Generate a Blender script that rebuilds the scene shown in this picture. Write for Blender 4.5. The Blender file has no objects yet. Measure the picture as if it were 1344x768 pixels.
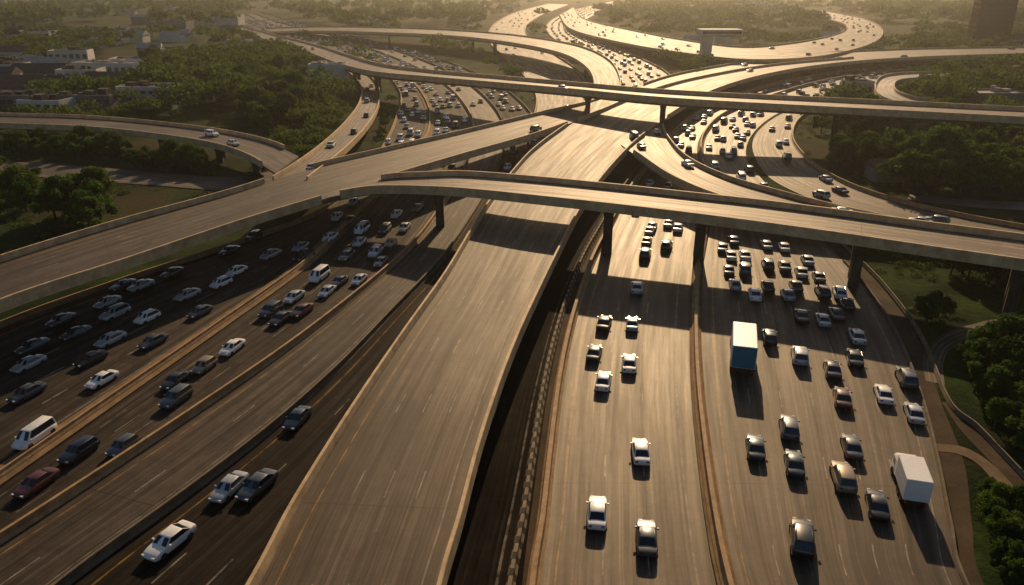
import bpy, math, random
import numpy as np
from mathutils import Vector
random.seed(11); np.random.seed(11)
D2R=math.radians
F=1000.0; H=40.0; TH=math.atan(409/1000.0); CT=math.cos(TH); ST=math.sin(TH)
def W(px,py,z=0.0):
    """world position of an image pixel, unprojected through the camera onto the plane at height z"""
    u=px-672; v=py-384  # image pixel coordinates relative to the image centre
    k=F*ST+v*CT
    t=(H-z)/k
    return Vector((u*t,(F*CT-v*ST)*t,z))
scene=bpy.context.scene
COL=scene.collection
# ------------------------------------------------------------------ materials
def newmat(name):
    m=bpy.data.materials.new(name); m.use_nodes=True
    nt=m.node_tree; b=nt.nodes['Principled BSDF']
    return m,nt,b
def N(nt,t,**k):
    n=nt.nodes.new(t)
    for a,v in k.items(): setattr(n,a,v)
    return n
def math_(nt,op,a,b=None,c=None):
    n=nt.nodes.new('ShaderNodeMath'); n.operation=op
    for i,x in enumerate((a,b,c)):
        if x is None: continue
        if isinstance(x,(int,float)): n.inputs[i].default_value=x
        else: nt.links.new(x,n.inputs[i])
    return n.outputs[0]
def mix(nt,fac,a,b,mode='MIX'):
    n=nt.nodes.new('ShaderNodeMix'); n.data_type='RGBA'; n.blend_type=mode
    for sock,x in ((n.inputs[0],fac),(n.inputs[6],a),(n.inputs[7],b)):
        if isinstance(x,(int,float)): sock.default_value=x
        elif isinstance(x,tuple): sock.default_value=(*x,1) if len(x)==3 else x
        else: nt.links.new(x,sock)
    return n.outputs[2]
def noise(nt,vec,scale,detail=4,rough=.6):
    n=nt.nodes.new('ShaderNodeTexNoise'); n.inputs['Scale'].default_value=scale
    n.inputs['Detail'].default_value=detail; n.inputs['Roughness'].default_value=rough
    if vec is not None: nt.links.new(vec,n.inputs['Vector'])
    return n.outputs[0]
def ramp(nt,x,p0,p1,c0=(0,0,0),c1=(1,1,1)):
    n=nt.nodes.new('ShaderNodeValToRGB'); n.color_ramp.elements[0].position=p0; n.color_ramp.elements[1].position=p1
    n.color_ramp.elements[0].color=(*c0,1); n.color_ramp.elements[1].color=(*c1,1)
    nt.links.new(x,n.inputs[0]); return n.outputs[0]
def geo_pos(nt):
    return nt.nodes.new('ShaderNodeNewGeometry').outputs['Position']

def asphalt(name,base,n,rough=.5,line=.42,lane_w=3.6,warm=1.0,spec=.35):
    m,nt,b=newmat(name)
    uv=N(nt,'ShaderNodeUVMap'); uv.uv_map='UVMap'
    sep=N(nt,'ShaderNodeSeparateXYZ'); nt.links.new(uv.outputs[0],sep.inputs[0])
    u,v=sep.outputs[0],sep.outputs[1]
    def uvn(a,c,sc,d,r):
        comb=N(nt,'ShaderNodeCombineXYZ')
        nt.links.new(math_(nt,'MULTIPLY',u,a),comb.inputs[0]); nt.links.new(math_(nt,'MULTIPLY',v,c),comb.inputs[1])
        return noise(nt,comb.outputs[0],sc,d,r)
    streak=uvn(2.4,.022,1.6,6,.65); streak2=uvn(11.0,.010,1.5,4,.6)
    pos=geo_pos(nt)
    big=noise(nt,pos,.04,5,.65); fine=noise(nt,pos,5.0,3,.7); mid=noise(nt,pos,.7,4,.6)
    def gain(x,g): return math_(nt,'MINIMUM',math_(nt,'MAXIMUM',math_(nt,'MULTIPLY_ADD',x,g,1-.5*g),.22),2.0)
    tr=math_(nt,'MULTIPLY_ADD',math_(nt,'COSINE',math_(nt,'MULTIPLY',u,4*math.pi)),.15,1.0)
    val=math_(nt,'MULTIPLY',gain(streak,4.2),gain(big,3.2))
    val=math_(nt,'MULTIPLY',val,gain(fine,.8))
    val=math_(nt,'MULTIPLY',val,gain(streak2,3.0))
    val=math_(nt,'MULTIPLY',val,gain(mid,1.2))
    val=math_(nt,'MULTIPLY',val,tr)
    cc=N(nt,'ShaderNodeCombineXYZ')
    nt.links.new(math_(nt,'MULTIPLY',val,base*1.2*warm),cc.inputs[0]); nt.links.new(math_(nt,'MULTIPLY',val,base*.95),cc.inputs[1]); nt.links.new(math_(nt,'MULTIPLY',val,base*.78/warm),cc.inputs[2])
    jt=math_(nt,'LESS_THAN',math_(nt,'FRACT',math_(nt,'DIVIDE',v,23.0)),.006)
    col=mix(nt,math_(nt,'MULTIPLY',jt,.6),cc.outputs[0],(.012,.011,.01))
    pv=uvn(1.0,.09,1.0,0,.5)
    col=mix(nt,math_(nt,'MULTIPLY',math_(nt,'GREATER_THAN',pv,.66),.45),col,(.012,.012,.012))
    hw=.075/lane_w
    fr=math_(nt,'ABSOLUTE',math_(nt,'SUBTRACT',math_(nt,'FRACT',math_(nt,'ADD',u,.5)),.5))
    near=math_(nt,'LESS_THAN',fr,hw)
    dash=math_(nt,'LESS_THAN',math_(nt,'FRACT',math_(nt,'DIVIDE',v,12.0)),.28)
    inner=math_(nt,'MULTIPLY',math_(nt,'GREATER_THAN',u,.5),math_(nt,'LESS_THAN',u,n-.5))
    e0=math_(nt,'LESS_THAN',math_(nt,'ABSOLUTE',u),hw*1.2)
    e1=math_(nt,'LESS_THAN',math_(nt,'ABSOLUTE',math_(nt,'SUBTRACT',u,float(n))),hw*1.2)
    wear=math_(nt,'MINIMUM',math_(nt,'MAXIMUM',math_(nt,'MULTIPLY_ADD',mid,3.0,-.9),.1),.95)
    dm=math_(nt,'MULTIPLY',math_(nt,'MULTIPLY',near,dash),math_(nt,'MULTIPLY',inner,wear))
    col=mix(nt,math_(nt,'MULTIPLY',dm,line),col,(.6,.56,.48))
    seam=math_(nt,'MULTIPLY',math_(nt,'LESS_THAN',fr,hw*.6),math_(nt,'SUBTRACT',1.0,dash))
    col=mix(nt,math_(nt,'MULTIPLY',seam,.35),col,(.012,.011,.01))
    col=mix(nt,math_(nt,'MULTIPLY',math_(nt,'MULTIPLY',e1,wear),line*.8),col,(.55,.5,.42))
    col=mix(nt,math_(nt,'MULTIPLY',math_(nt,'MULTIPLY',e0,wear),line*1.2),col,(.5,.28,.06))
    nt.links.new(col,b.inputs['Base Color'])
    nt.links.new(math_(nt,'MULTIPLY_ADD',streak,-.3,rough+.16),b.inputs['Roughness'])
    b.inputs['Specular IOR Level'].default_value=spec
    b.inputs['Specular Tint'].default_value=(1,.84,.62,1)
    bm=N(nt,'ShaderNodeBump'); bm.inputs['Strength'].default_value=.3; bm.inputs['Distance'].default_value=.02
    nt.links.new(fine,bm.inputs['Height']); nt.links.new(bm.outputs[0],b.inputs['Normal'])
    return m
_am={}
def get_asphalt(base,n,rough,warm=1.0,spec=.35):
    k=(base,n,rough,warm,spec)
    if k not in _am: _am[k]=asphalt('asphalt',base,n,rough,warm=warm,spec=spec)
    return _am[k]
def rough_mat(name,c0,c1,scale=.5,rough=.85,fine=4.0,bump=.3,lo=.35,hi=.65,spec=.3,stripe=0):
    m,nt,b=newmat(name); pos=geo_pos(nt)
    a=noise(nt,pos,scale,6,.65); f=noise(nt,pos,fine,4,.7)
    col=mix(nt,ramp(nt,a,lo,hi),c0,c1)
    col=mix(nt,.55,col,ramp(nt,f,.25,.75,(.45,.45,.45),(1,1,1)),'MULTIPLY')
    if stripe:
        sp=N(nt,'ShaderNodeSeparateXYZ'); nt.links.new(pos,sp.inputs[0])
        s_=math_(nt,'LESS_THAN',math_(nt,'FRACT',math_(nt,'DIVIDE',sp.outputs[1],stripe)),.45)
        col=mix(nt,s_,col,(.02,.018,.015))
    nt.links.new(col,b.inputs['Base Color']); b.inputs['Roughness'].default_value=rough; b.inputs['Specular IOR Level'].default_value=spec
    bm=N(nt,'ShaderNodeBump'); bm.inputs['Strength'].default_value=bump; bm.inputs['Distance'].default_value=.05
    nt.links.new(f,bm.inputs['Height']); nt.links.new(bm.outputs[0],b.inputs['Normal'])
    return m
concrete=rough_mat('weathered_concrete',(.45,.31,.17),(.72,.53,.31),.6,.7)
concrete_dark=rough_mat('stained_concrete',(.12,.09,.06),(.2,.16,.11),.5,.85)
pier_mat=rough_mat('dark_pier_concrete',(.035,.03,.024),(.08,.065,.05),.5,.9)  # much darker concrete tone for all the piers
barrier_mat=rough_mat('barrier_concrete',(.3,.18,.08),(.5,.32,.16),.9,.75)
stripe_mat=rough_mat('banded_barrier_concrete',(.2,.15,.1),(.3,.23,.15),.9,.85,stripe=1.7)
sand=rough_mat('dry_soil',(.16,.1,.05),(.3,.2,.1),.4,.95,3.0)
path_m=rough_mat('tan_gravel',(.12,.08,.045),(.2,.135,.08),.4,.95,3.0)
verge_m=rough_mat('dusty_shoulder',(.045,.03,.02),(.10,.07,.042),.2,.9,3.0,spec=.1)
plaster=rough_mat('pale_plaster',(.5,.48,.45),(.72,.7,.66),.15,.8)
plaster_b=rough_mat('grey_plaster',(.12,.115,.11),(.22,.21,.2),.15,.8)
roof_m=rough_mat('roof_felt',(.05,.046,.042),(.11,.1,.09),.2,.9,spec=.1)
roof_w=rough_mat('pale_roof_sheet',(.3,.29,.27),(.45,.43,.4),.2,.8)
roof_red=rough_mat('clay_tiles',(.12,.06,.04),(.2,.1,.06),.4,.8)
bark=rough_mat('bark',(.03,.022,.015),(.07,.05,.035),3,.9)
def ground_mat():
    m,nt,b=newmat('scrub_ground'); pos=geo_pos(nt)
    a=noise(nt,pos,.018,6,.7); c=noise(nt,pos,.06,6,.7); f=noise(nt,pos,1.2,6,.75)
    g=mix(nt,ramp(nt,c,.40,.60),(.010,.024,.006),(.045,.08,.014))
    g=mix(nt,ramp(nt,a,.50,.63),g,(.07,.052,.026))
    g=mix(nt,.75,g,ramp(nt,f,.25,.75,(.25,.25,.25),(1.2,1.2,1.1)),'MULTIPLY')
    nt.links.new(g,b.inputs['Base Color']); b.inputs['Roughness'].default_value=1; b.inputs['Specular IOR Level'].default_value=.05
    bm=N(nt,'ShaderNodeBump'); bm.inputs['Strength'].default_value=.9; bm.inputs['Distance'].default_value=.4
    nt.links.new(f,bm.inputs['Height']); nt.links.new(bm.outputs[0],b.inputs['Normal'])
    return m
def leaf_mat(name,c0,c1,tl=.45):
    m,nt,b=newmat(name)
    oi=N(nt,'ShaderNodeObjectInfo'); pos=geo_pos(nt)
    a=noise(nt,pos,.35,3,.6)
    col=mix(nt,ramp(nt,a,.35,.68),c0,c1)
    col=mix(nt,math_(nt,'MULTIPLY',oi.outputs['Random'],.35),col,(.085,.1,.02))
    nt.links.new(col,b.inputs['Base Color']); b.inputs['Roughness'].default_value=.8
    b.inputs['Specular IOR Level'].default_value=.06
    tr=N(nt,'ShaderNodeBsdfTranslucent'); nt.links.new(col,tr.inputs['Color'])
    mx=N(nt,'ShaderNodeMixShader'); mx.inputs[0].default_value=tl
    nt.links.new(b.outputs[0],mx.inputs[1]); nt.links.new(tr.outputs[0],mx.inputs[2])
    nt.links.new(mx.outputs[0],nt.nodes['Material Output'].inputs['Surface'])
    return m
leaf=leaf_mat('foliage',(.016,.055,.009),(.08,.17,.02))
leaf2=leaf_mat('olive_foliage',(.02,.055,.011),(.10,.16,.026))
ground_m=ground_mat()
def plain(name,col,rough=.4,metal=0,coat=0,spec=.5):
    m,nt,b=newmat(name)
    pos=N(nt,'ShaderNodeTexCoord').outputs['Object']
    f=noise(nt,pos,2.5,3,.6)
    c=mix(nt,.35,(*col,),ramp(nt,f,.3,.7,(.7,.68,.64),(1,1,1)),'MULTIPLY')
    nt.links.new(c,b.inputs['Base Color']); b.inputs['Roughness'].default_value=rough; b.inputs['Metallic'].default_value=metal
    b.inputs['Coat Weight'].default_value=coat; b.inputs['Coat Roughness'].default_value=.08; b.inputs['Specular IOR Level'].default_value=spec
    return m
PAINT={
 'white':plain('white_paint',(.88,.88,.87),.35,0,.7),'silver':plain('silver_paint',(.42,.46,.5),.35,.2,.7),
 'grey':plain('grey_paint',(.09,.105,.12),.35,.4,.7),'black':plain('black_paint',(.010,.012,.016),.3,0,.8),
 'blue':plain('dark_blue_paint',(.015,.04,.062),.32,.2,.8),'red':plain('red_paint',(.11,.018,.014),.35,0,.8),
 'tan':plain('tan_paint',(.3,.23,.15),.35,.3,.7),'teal':plain('teal_paint',(.02,.17,.26),.4,0,.4)}
glass=plain('tinted_glass',(.012,.022,.03),.08,0,0,.7)
tyre=plain('tyre_rubber',(.015,.015,.015),.8)
lampw=plain('headlight_lens',(.75,.75,.72),.15)
lampr=plain('tail_light_lens',(.4,.015,.01),.2)
chrome=plain('dark_trim',(.03,.03,.03),.4)
winm=plain('window_glass',(.03,.04,.05),.1,0,0,.7)
# ------------------------------------------------------------------ mesh helpers
def mesh(name,verts,faces,mats,uvs=None,smooth=False,midx=None):
    me=bpy.data.meshes.new(name); me.from_pydata([tuple(v) for v in verts],[],faces)
    for m in (mats if isinstance(mats,(list,tuple)) else [mats]): me.materials.append(m)
    if uvs is not None:
        l=me.uv_layers.new(name='UVMap')
        idx=np.empty(len(me.loops),dtype=np.int32); me.loops.foreach_get('vertex_index',idx)
        l.data.foreach_set('uv',np.array(uvs,dtype=np.float32)[idx].ravel())
    if midx is not None: me.polygons.foreach_set('material_index',midx)
    if smooth: me.polygons.foreach_set('use_smooth',[True]*len(me.polygons))
    me.update(); return me
def ob(name,me,parent=None,loc=(0,0,0),**props):
    o=bpy.data.objects.new(name,me); COL.objects.link(o); o.location=loc
    if parent is not None: o.parent=parent
    for k,v in props.items(): o[k]=v
    return o
def empty(name,loc,**props):
    o=ob(name,None,None,loc,**props); o.empty_display_size=.5; return o
def boxvf(x0,x1,y0,y1,z0,z1,V=None,Fc=None):
    V=[] if V is None else V; Fc=[] if Fc is None else Fc
    b=len(V)
    V+= [(x0,y0,z0),(x1,y0,z0),(x1,y1,z0),(x0,y1,z0),(x0,y0,z1),(x1,y0,z1),(x1,y1,z1),(x0,y1,z1)]
    Fc+=[[b+3,b+2,b+1,b],[b+4,b+5,b+6,b+7],[b,b+1,b+5,b+4],[b+1,b+2,b+6,b+5],[b+2,b+3,b+7,b+6],[b+3,b,b+4,b+7]]
    return V,Fc
def rings(R,closed=True,cap=True,V=None,Fc=None):
    V=[] if V is None else V; Fc=[] if Fc is None else Fc
    b=len(V); n=len(R[0])
    for r in R: V+= [tuple(p) for p in r]
    for i in range(len(R)-1):
        for j in range(n if closed else n-1):
            k=(j+1)%n
            Fc.append([b+i*n+j,b+i*n+k,b+(i+1)*n+k,b+(i+1)*n+j])
    if cap and closed:
        Fc.append([b+j for j in range(n)][::-1]); Fc.append([b+(len(R)-1)*n+j for j in range(n)])
    return V,Fc
# ------------------------------------------------------------------ ribbons
def cr(P,sub):
    P=[np.array(p,float) for p in P]; out=[]
    Q=[2*P[0]-P[1]]+P+[2*P[-1]-P[-2]]
    for i in range(1,len(Q)-2):
        p0,p1,p2,p3=Q[i-1],Q[i],Q[i+1],Q[i+2]
        for k in range(sub):
            t=k/sub
            out.append(.5*((2*p1)+(-p0+p2)*t+(2*p0-5*p1+4*p2-p3)*t*t+(-p0+3*p1-3*p2+p3)*t**3))
    out.append(P[-1]); return out
QUADS=[]; RIB={}
SUB=9
def ribbon(name,L,R,z,n,dz=0.0):
    m=len(L); assert len(R)==m,(name,len(L),len(R))
    zs=z if isinstance(z,(list,tuple)) else [z]*m
    assert len(zs)==m,(name,'z')
    Lw=[W(p[0],p[1],p[2]+dz) for p in cr([(a[0],a[1],q) for a,q in zip(L,zs)],SUB)]
    Rw=[W(p[0],p[1],p[2]+dz) for p in cr([(a[0],a[1],q) for a,q in zip(R,zs)],SUB)]
    C=[(a+b)/2 for a,b in zip(Lw,Rw)]
    s=[0]
    for i in range(1,len(C)): s.append(s[-1]+(C[i]-C[i-1]).length)
    for i in range(len(C)-1): QUADS.append((Lw[i].x,Lw[i].y,Rw[i].x,Rw[i].y,Rw[i+1].x,Rw[i+1].y,Lw[i+1].x,Lw[i+1].y,max(zs)))
    RIB[name]=dict(L=Lw,R=Rw,C=C,s=s,n=n)
    return RIB[name]
def ribbon_mesh(r,mat,sh=.45,name='road'):
    V=[];U=[];Fc=[];n=r['n']; K=5
    for i,(a,b) in enumerate(zip(r['L'],r['R'])):
        for k in range(K):
            t=k/(K-1); V.append(a.lerp(b,t)); U.append((-sh+t*(n+2*sh),r['s'][i]))
    for i in range(len(r['L'])-1):
        for k in range(K-1):
            a=i*K+k; Fc.append([a,a+1,a+K+1,a+K])
    return V,Fc,U
def ground_road(key,L,R,z,n,dz,base=.05,rough=.62,label='asphalt motorway carriageway with painted lane lines',warm=1.0,spec=.35,mat=None):
    r=ribbon(key,L,R,z,n,dz)
    V,Fc,U=ribbon_mesh(r,None)
    me=mesh('road',V,Fc,mat or get_asphalt(base,n,rough,warm,spec),U)
    ob('road',me,kind='structure',label=label,category='road'); return r
def normals(P):
    out=[]
    for i in range(len(P)):
        a=P[max(0,i-1)]; b=P[min(len(P)-1,i+1)]; t=(b-a); t.z=0
        t.normalize() if t.length>1e-6 else None
        out.append(Vector((t.y,-t.x,0)))
    return out
def extrude(P,prof,flip=1):
    nn=normals(P)
    return [[p+n*(flip*o)+Vector((0,0,h)) for o,h in prof] for p,n in zip(P,nn)]
def on_road(x,y,margin=0.0,only_ground=False):
    Q=QG if only_ground else QA
    pts=[(Q[:,0],Q[:,1]),(Q[:,2],Q[:,3]),(Q[:,4],Q[:,5]),(Q[:,6],Q[:,7])]
    inside=np.ones(len(Q),bool)
    for i in range(4):
        ax,ay=pts[i]; bx,by=pts[(i+1)%4]
        L=np.hypot(bx-ax,by-ay)+1e-6
        cr_=((bx-ax)*(y-ay)-(by-ay)*(x-ax))/L
        m=margin if i in(1,3) else 0.5
        inside&=(cr_>-m)
    return bool(inside.any())
BR=[]
def bridge(key,L,R,z,n,base,rough,label,gapL=(),gapR=(),depth=1.5,pier_step=26,piers=None,ppar=(.4,.9),warm=1.0,category='bridge',spec=.35):
    r=ribbon(key,L,R,z,n)
    BR.append((key,r,base,rough,label,gapL,gapR,depth,pier_step,piers,ppar,warm,category,spec)); return r
def build_bridge(key,r,base,rough,label,gapL,gapR,depth,pier_step,piers,ppar,warm,category,spec):
    nS=len(r['L'])
    org=Vector((r['C'][nS//2].x,r['C'][nS//2].y,0))
    root=empty('bridge',org,label=label,category=category)
    V,Fc,U=ribbon_mesh(r,None)
    ob('road_deck',mesh('road_deck',[v-org for v in V],Fc,get_asphalt(base,r['n'],rough,warm,spec),U),root)
    wd,ht=ppar
    for side,P,gap in (('L',r['L'],gapL),('R',r['R'],gapR)):
        fl=-1 if side=='L' else 1
        segs=[];cur=[]
        for i in range(nS):
            st=i/SUB
            if any(a<=st<=b for a,b in gap):
                if len(cur)>1: segs.append(cur)
                cur=[]
            else: cur.append(i)
        if len(cur)>1: segs.append(cur)
        for sg in segs:
            PP=[P[i]-org for i in sg]
            prof=[(0.0,-.25),(0.0,.25),(.1,ht),(wd-.04,ht),(wd,ht-.06),(wd,-.6),(.02,-.6)]
            VV,FF=rings(extrude(PP,prof,fl))
            ob('parapet',mesh('parapet',VV,FF,concrete),root)
    R_=[]
    for i in range(nS):
        a=r['L'][i]-org; b=r['R'][i]-org; d=(b-a); w=max(d.length,.2); q=d/w
        ins=min(1.6,w*.18); e=Vector((0,0,1))
        R_.append([a+q*.03-e*.06,b-q*.03-e*.06,b-q*.05-e*.45,b-q*ins-e*.6,b-q*ins*1.2-e*depth,a+q*ins*1.2-e*depth,a+q*ins-e*.6,a+q*.05-e*.45])
    VV,FF=rings(R_)
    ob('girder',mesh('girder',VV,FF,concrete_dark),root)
    st=[]
    if piers is not None:
        for px in piers:
            st.append(min(range(nS),key=lambda i:abs(px-(672+r['C'][i].x*F/ (r['C'][i].y*CT+(H-r['C'][i].z)*ST)))))
    else:
        d=pier_step*.5
        while d<r['s'][-1]:
            best=None
            for o_ in (0,3,-3,6,-6,9,-9,12,-12):
                i=min(range(nS),key=lambda k:abs(r['s'][k]-(d+o_)))
                c_=r['C'][i]
                if not on_road(c_.x,c_.y,.8,True): best=i;break
            if best is not None and (not st or abs(r['s'][best]-r['s'][st[-1]])>10): st.append(best)
            d+=pier_step
    for i in st:
        c_=r['C'][i]
        if c_.z<2.6: continue
        a,b=r['L'][i],r['R'][i]; d=(b-a); d.z=0; w=d.length; q=d.normalized(); t=Vector((-q.y,q.x,0))
        top=c_.z-depth-.02
        VV=[];FF=[]
        hw=w*.36
        def rr(cx,hx,hy,z):
            c0=c_+q*cx-org; 
            return [Vector((c0.x,c0.y,z))+q*sx*hx+t*sy*hy for sx,sy in ((-1,-.6),(-.6,-1),(.6,-1),(1,-.6),(1,.6),(.6,1),(-.6,1),(-1,.6))]
        rings([rr(0,hw*.7,.8,top-1.2),rr(0,hw,.85,top-.6),rr(0,hw,.85,top)],V=VV,Fc=FF)
        cols=[0] if w<11 else [-hw*.5,hw*.5]
        for cx in cols: rings([rr(cx,1.0,.75,-.3),rr(cx,.9,.7,(top)*.5),rr(cx,1.15,.75,top-1.15)],V=VV,Fc=FF)
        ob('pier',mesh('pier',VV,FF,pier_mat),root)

def E(s): 
    v=[float(x) for x in s.replace(';',' ').replace(',',' ').split()]
    return list(zip(v[::2],v[1::2]))
# ------------------------------------------------------------------ left motorway (four carriageways)
E0=E('-900,1000 -420,640 -200,520 0,430 150,375 300,325 420,280 480,228 508,185 522,150 526,125 508,100 470,78 415,60 355,45 318,34 300,24')
M1=E('-620,1060 -250,800 -90,688 40,598 170,508 290,425 390,354 448,300 500,250 540,208 562,172 560,135 528,98 458,66 388,47 338,34 312,21')
M2=E('-420,990 -170,820 0,712 130,627 260,540 370,464 460,395 535,330 578,275 608,225 622,185 614,145 572,103 495,68 415,47 355,32 322,19')
M3=E('-120,930 0,838 110,750 240,655 350,570 440,490 515,412 578,345 620,285 648,235 662,192 654,150 608,106 528,70 440,48 370,31 332,18')
E4=E('200,990 290,880 370,780 440,690 500,600 560,505 610,425 655,350 685,290 705,240 712,200 700,155 650,110 560,73 465,49 386,29 342,16')
ground_road('R1',E0,M1,0,5,.04,.032,.8,spec=.14)
ground_road('R2',M1,M2,0,4,.04,.030,.8,spec=.12)
ground_road('R3',M2,M3,0,2,.04,.040,.7,spec=.2)
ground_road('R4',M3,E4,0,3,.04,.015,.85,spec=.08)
ground_road('U',E('200,990 370,780 470,650 555,510 625,400 668,330 700,270 715,230'),E('672,990 686,780 702,650 722,510 747,400 777,330 812,270 838,230'),0,3,.02,.010,.9,spec=.03,label='near-black asphalt below the viaduct with its shade painted in')  # viaduct's shade is put into this strip's near-black base colour
# ------------------------------------------------------------------ right motorway
G2L=E('680,950 700,768 712,690 722,600 735,500 752,420 775,350 800,300 822,258 845,225 868,195 890,170 920,148 970,126 1040,106 1140,91 1300,79')
G2R=E('990,950 945,768 930,690 917,600 908,510 905,430 908,360 915,310 922,268 922,232 915,205 920,178 945,152 1000,130 1070,109 1165,94 1320,81')
ground_road('G2',G2L,G2R,0,3,.06,.056,.6,warm=1.06)
G3L=E('1010,950 963,768 946,690 933,600 923,510 920,430 922,360 930,310 935,268 932,232 924,205 928,178 954,152 1008,131 1078,110 1172,95 1330,81.5')
G3R=E('1370,950 1268,768 1248,690 1232,610 1212,530 1180,445 1135,375 1085,320 1035,270 1000,235 980,208 985,180 1012,154 1058,134 1120,114 1205,99 1340,86')
ground_road('G3',G3L,G3R,0,6,.08,.046,.62,warm=1.06)
ground_road('G4',E('1500,352 1344,322 1200,297 1100,273 1020,240 992,208 990,180 1016,155 1062,135 1124,115 1210,100 1344,88'),E('1500,322 1344,300 1225,277 1135,252 1080,226 1050,200 1040,178 1052,155 1092,134 1150,114 1225,102 1344,91'),0,4,.10,.075,.65,warm=1.05,spec=.28)
ground_road('F1',E('690,200 700,160 704,130 690,104 664,78 642,56 645,36 666,21 692,12 720,5'),E('765,180 768,145 772,118 757,93 722,69 696,50 690,36 708,22 730,13 748,6'),0,4,.12,.085,.68,warm=1.05,spec=.22)
ground_road('F2',E('815,155 812,128 800,103 770,79 735,58 718,42 722,28 748,15 780,7 810,1'),E('892,142 895,122 874,96 832,74 792,57 768,43 766,30 785,18 810,9 835,3'),0,5,.14,.05,.68,spec=.22)
ground_road('T2',E('-80,205 0,211 100,217 200,226 290,232 350,226 390,215'),E('-80,222 0,228 100,236 200,243 300,250 370,243 420,228'),0,2,.16,.05,.7)
ground_road('S1',E('1600,405 1344,416 1275,426 1230,443 1212,470 1215,500'),E('1600,425 1344,432 1288,441 1250,456 1238,478 1240,505'),0,1,.05,.05,.7,'narrow asphalt service road among shrubs')
ground_road('S2',E('1194,255 1270,262 1344,265 1480,268'),E('1190,263 1265,271 1344,276 1480,281'),0,1,.18,.06,.6,'narrow slip road beside the trees')
r=ribbon('V1',[(a-2,b) for a,b in E('1370,950 1268,768 1248,690 1232,610 1212,530 1180,445 1135,375 1085,320 1035,270')],E('1400,950 1292,768 1276,690 1266,610 1236,530 1206,445 1158,378 1102,322 1048,272'),0,1,.03)
V,Fc,U=ribbon_mesh(r,None); ob('shoulder',mesh('shoulder',V,Fc,verge_m,U),kind='structure',label='dusty gravel shoulder beside the motorway',category='road shoulder')
r=ribbon('V3',E('1236,528 1262,566 1300,606 1344,655 1420,740'),E('1250,528 1280,562 1322,604 1370,655 1450,740'),0,1,.05)
V,Fc,U=ribbon_mesh(r,None); ob('gravel_path',mesh('gravel_path',V,Fc,verge_m,U),kind='structure',label='gravel track running beside bushes',category='path')
r=ribbon('V4',E('1225,582 1262,586 1290,600 1316,622 1344,655'),E('1230,592 1258,596 1282,608 1304,632 1326,664'),0,1,.06)
V,Fc,U=ribbon_mesh(r,None); ob('gravel_path',mesh('gravel_path',V,Fc,path_m,U),kind='structure',label='curved tan gravel path through bushes',category='path')
r=ribbon('V2',E('668,990 684,780 700,650 720,510 745,400 774,330 808,270'),E('684,990 702,780 716,650 735,510 757,400 785,330 818,270'),0,1,.035)
V,Fc,U=ribbon_mesh(r,None); ob('verge',mesh('verge',V,Fc,verge_m,U),kind='structure',label='narrow dusty strip behind the barrier',category='verge')
QG_list=list(QUADS)
# ------------------------------------------------------------------ bridges
bridge('A',E('150,1100 270,890 340,768 385,680 432,600 482,520 535,440 585,368 618,312 645,268 672,232 703,198 750,163 800,132 870,104 945,88 1040,74 1180,66 1344,63 1500,62'),
 E('510,1100 548,890 575,768 598,690 622,600 648,520 675,450 705,385 732,330 757,282 785,240 820,200 852,172 888,146 932,122 990,103 1070,88 1180,78 1344,72 1500,70'),
 [5,5,5,5,5,5,4.8,4.5,4.2,4.1,4.2,4.5,4.9,5,5,5,5,5,5,5],4,.042,.64,'long curving concrete viaduct with empty lanes and tan parapets',gapL=((12.0,13.6),),gapR=((11.8,12.6),),pier_step=24,warm=1.08,depth=1.3)
bridge('C',E('-500,520 -250,428 0,345 150,298 300,256 400,224 500,200 600,177 700,153 795,130 862,103'),
 E('-400,590 -200,488 0,402 170,345 310,297 420,263 500,238 600,208 700,179 765,156 850,130'),
 [7,7,7,7,7,7,6.6,6.1,5.5,4.95,4.95],4,.042,.68,'wide elevated sweeping overpass with parapet walls',gapL=((4.45,5.1),(9.6,10)),gapR=((5.1,5.95),(8.7,10)),pier_step=30,warm=1.04,depth=1.2)
bridge('B',E('404,262 440,250 475,241 515,234 560,232 610,231 700,238 800,248 900,259 1000,270 1100,283 1200,297 1344,316 1500,338 1700,366'),
 E('408,265 446,256 484,250 520,249 562,250 612,253 700,262 800,273 900,285 1000,298 1100,312 1200,327 1344,348 1500,372 1700,403'),
 [6.97,6.97,7.0,7.2,7.6,8.0,8.4,8.4,8.2,8,7.9,7.8,7.8,7.8,7.8],3,.11,.62,'concrete flyover crossing above the motorway on piers',gapL=((0,2.6),),gapR=((0,.9),),piers=[575,795,917,1135,1338],depth=1.15,ppar=(.5,.9),warm=1.05)
bridge('D',E('318,36 360,47 415,61 455,74 500,87 560,95 650,103 750,112 850,121 950,127 1100,134 1344,146 1500,153 1700,162'),
 E('312,41 350,54 402,69 440,84 490,97 560,104 650,112 750,121 850,131 950,138 1100,146 1344,159 1500,167 1700,177'),
 [.3,2,5,7,9,9.5,10,10.5,11,11,10.5,10,10,10],3,.11,.62,'distant straight flyover on piers above traffic',pier_step=34,ppar=(.5,1.1),warm=1.05)
bridge('P',E('815,190 840,208 880,235 935,259 1000,277 1100,299 1200,318 1344,344 1500,372'),
 E('868,158 878,183 905,211 955,235 1015,253 1105,276 1210,298 1344,323 1500,350'),
 [4.8,4.7,4.5,4.2,3.7,2.7,1.8,.7,.3],3,.08,.62,'curved slip ramp descending beside the motorway',gapL=((0,.6),),gapR=((0,.3),),pier_step=26,depth=1.1,warm=1.05)
bridge('J',E('290,284 345,247 388,220 425,192 456,162 474,134 472,110 440,86 375,62'),
 E('330,290 375,258 415,228 452,198 482,166 496,138 494,112 462,86 385,60'),
 [6.8,6.9,6.5,5.5,4.2,2.8,1.6,.8,.3],2,.07,.64,'curved slip ramp joining the overpass',gapL=((0,1.3),),gapR=((0,1.6),),depth=1.1,warm=1.05)
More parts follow.
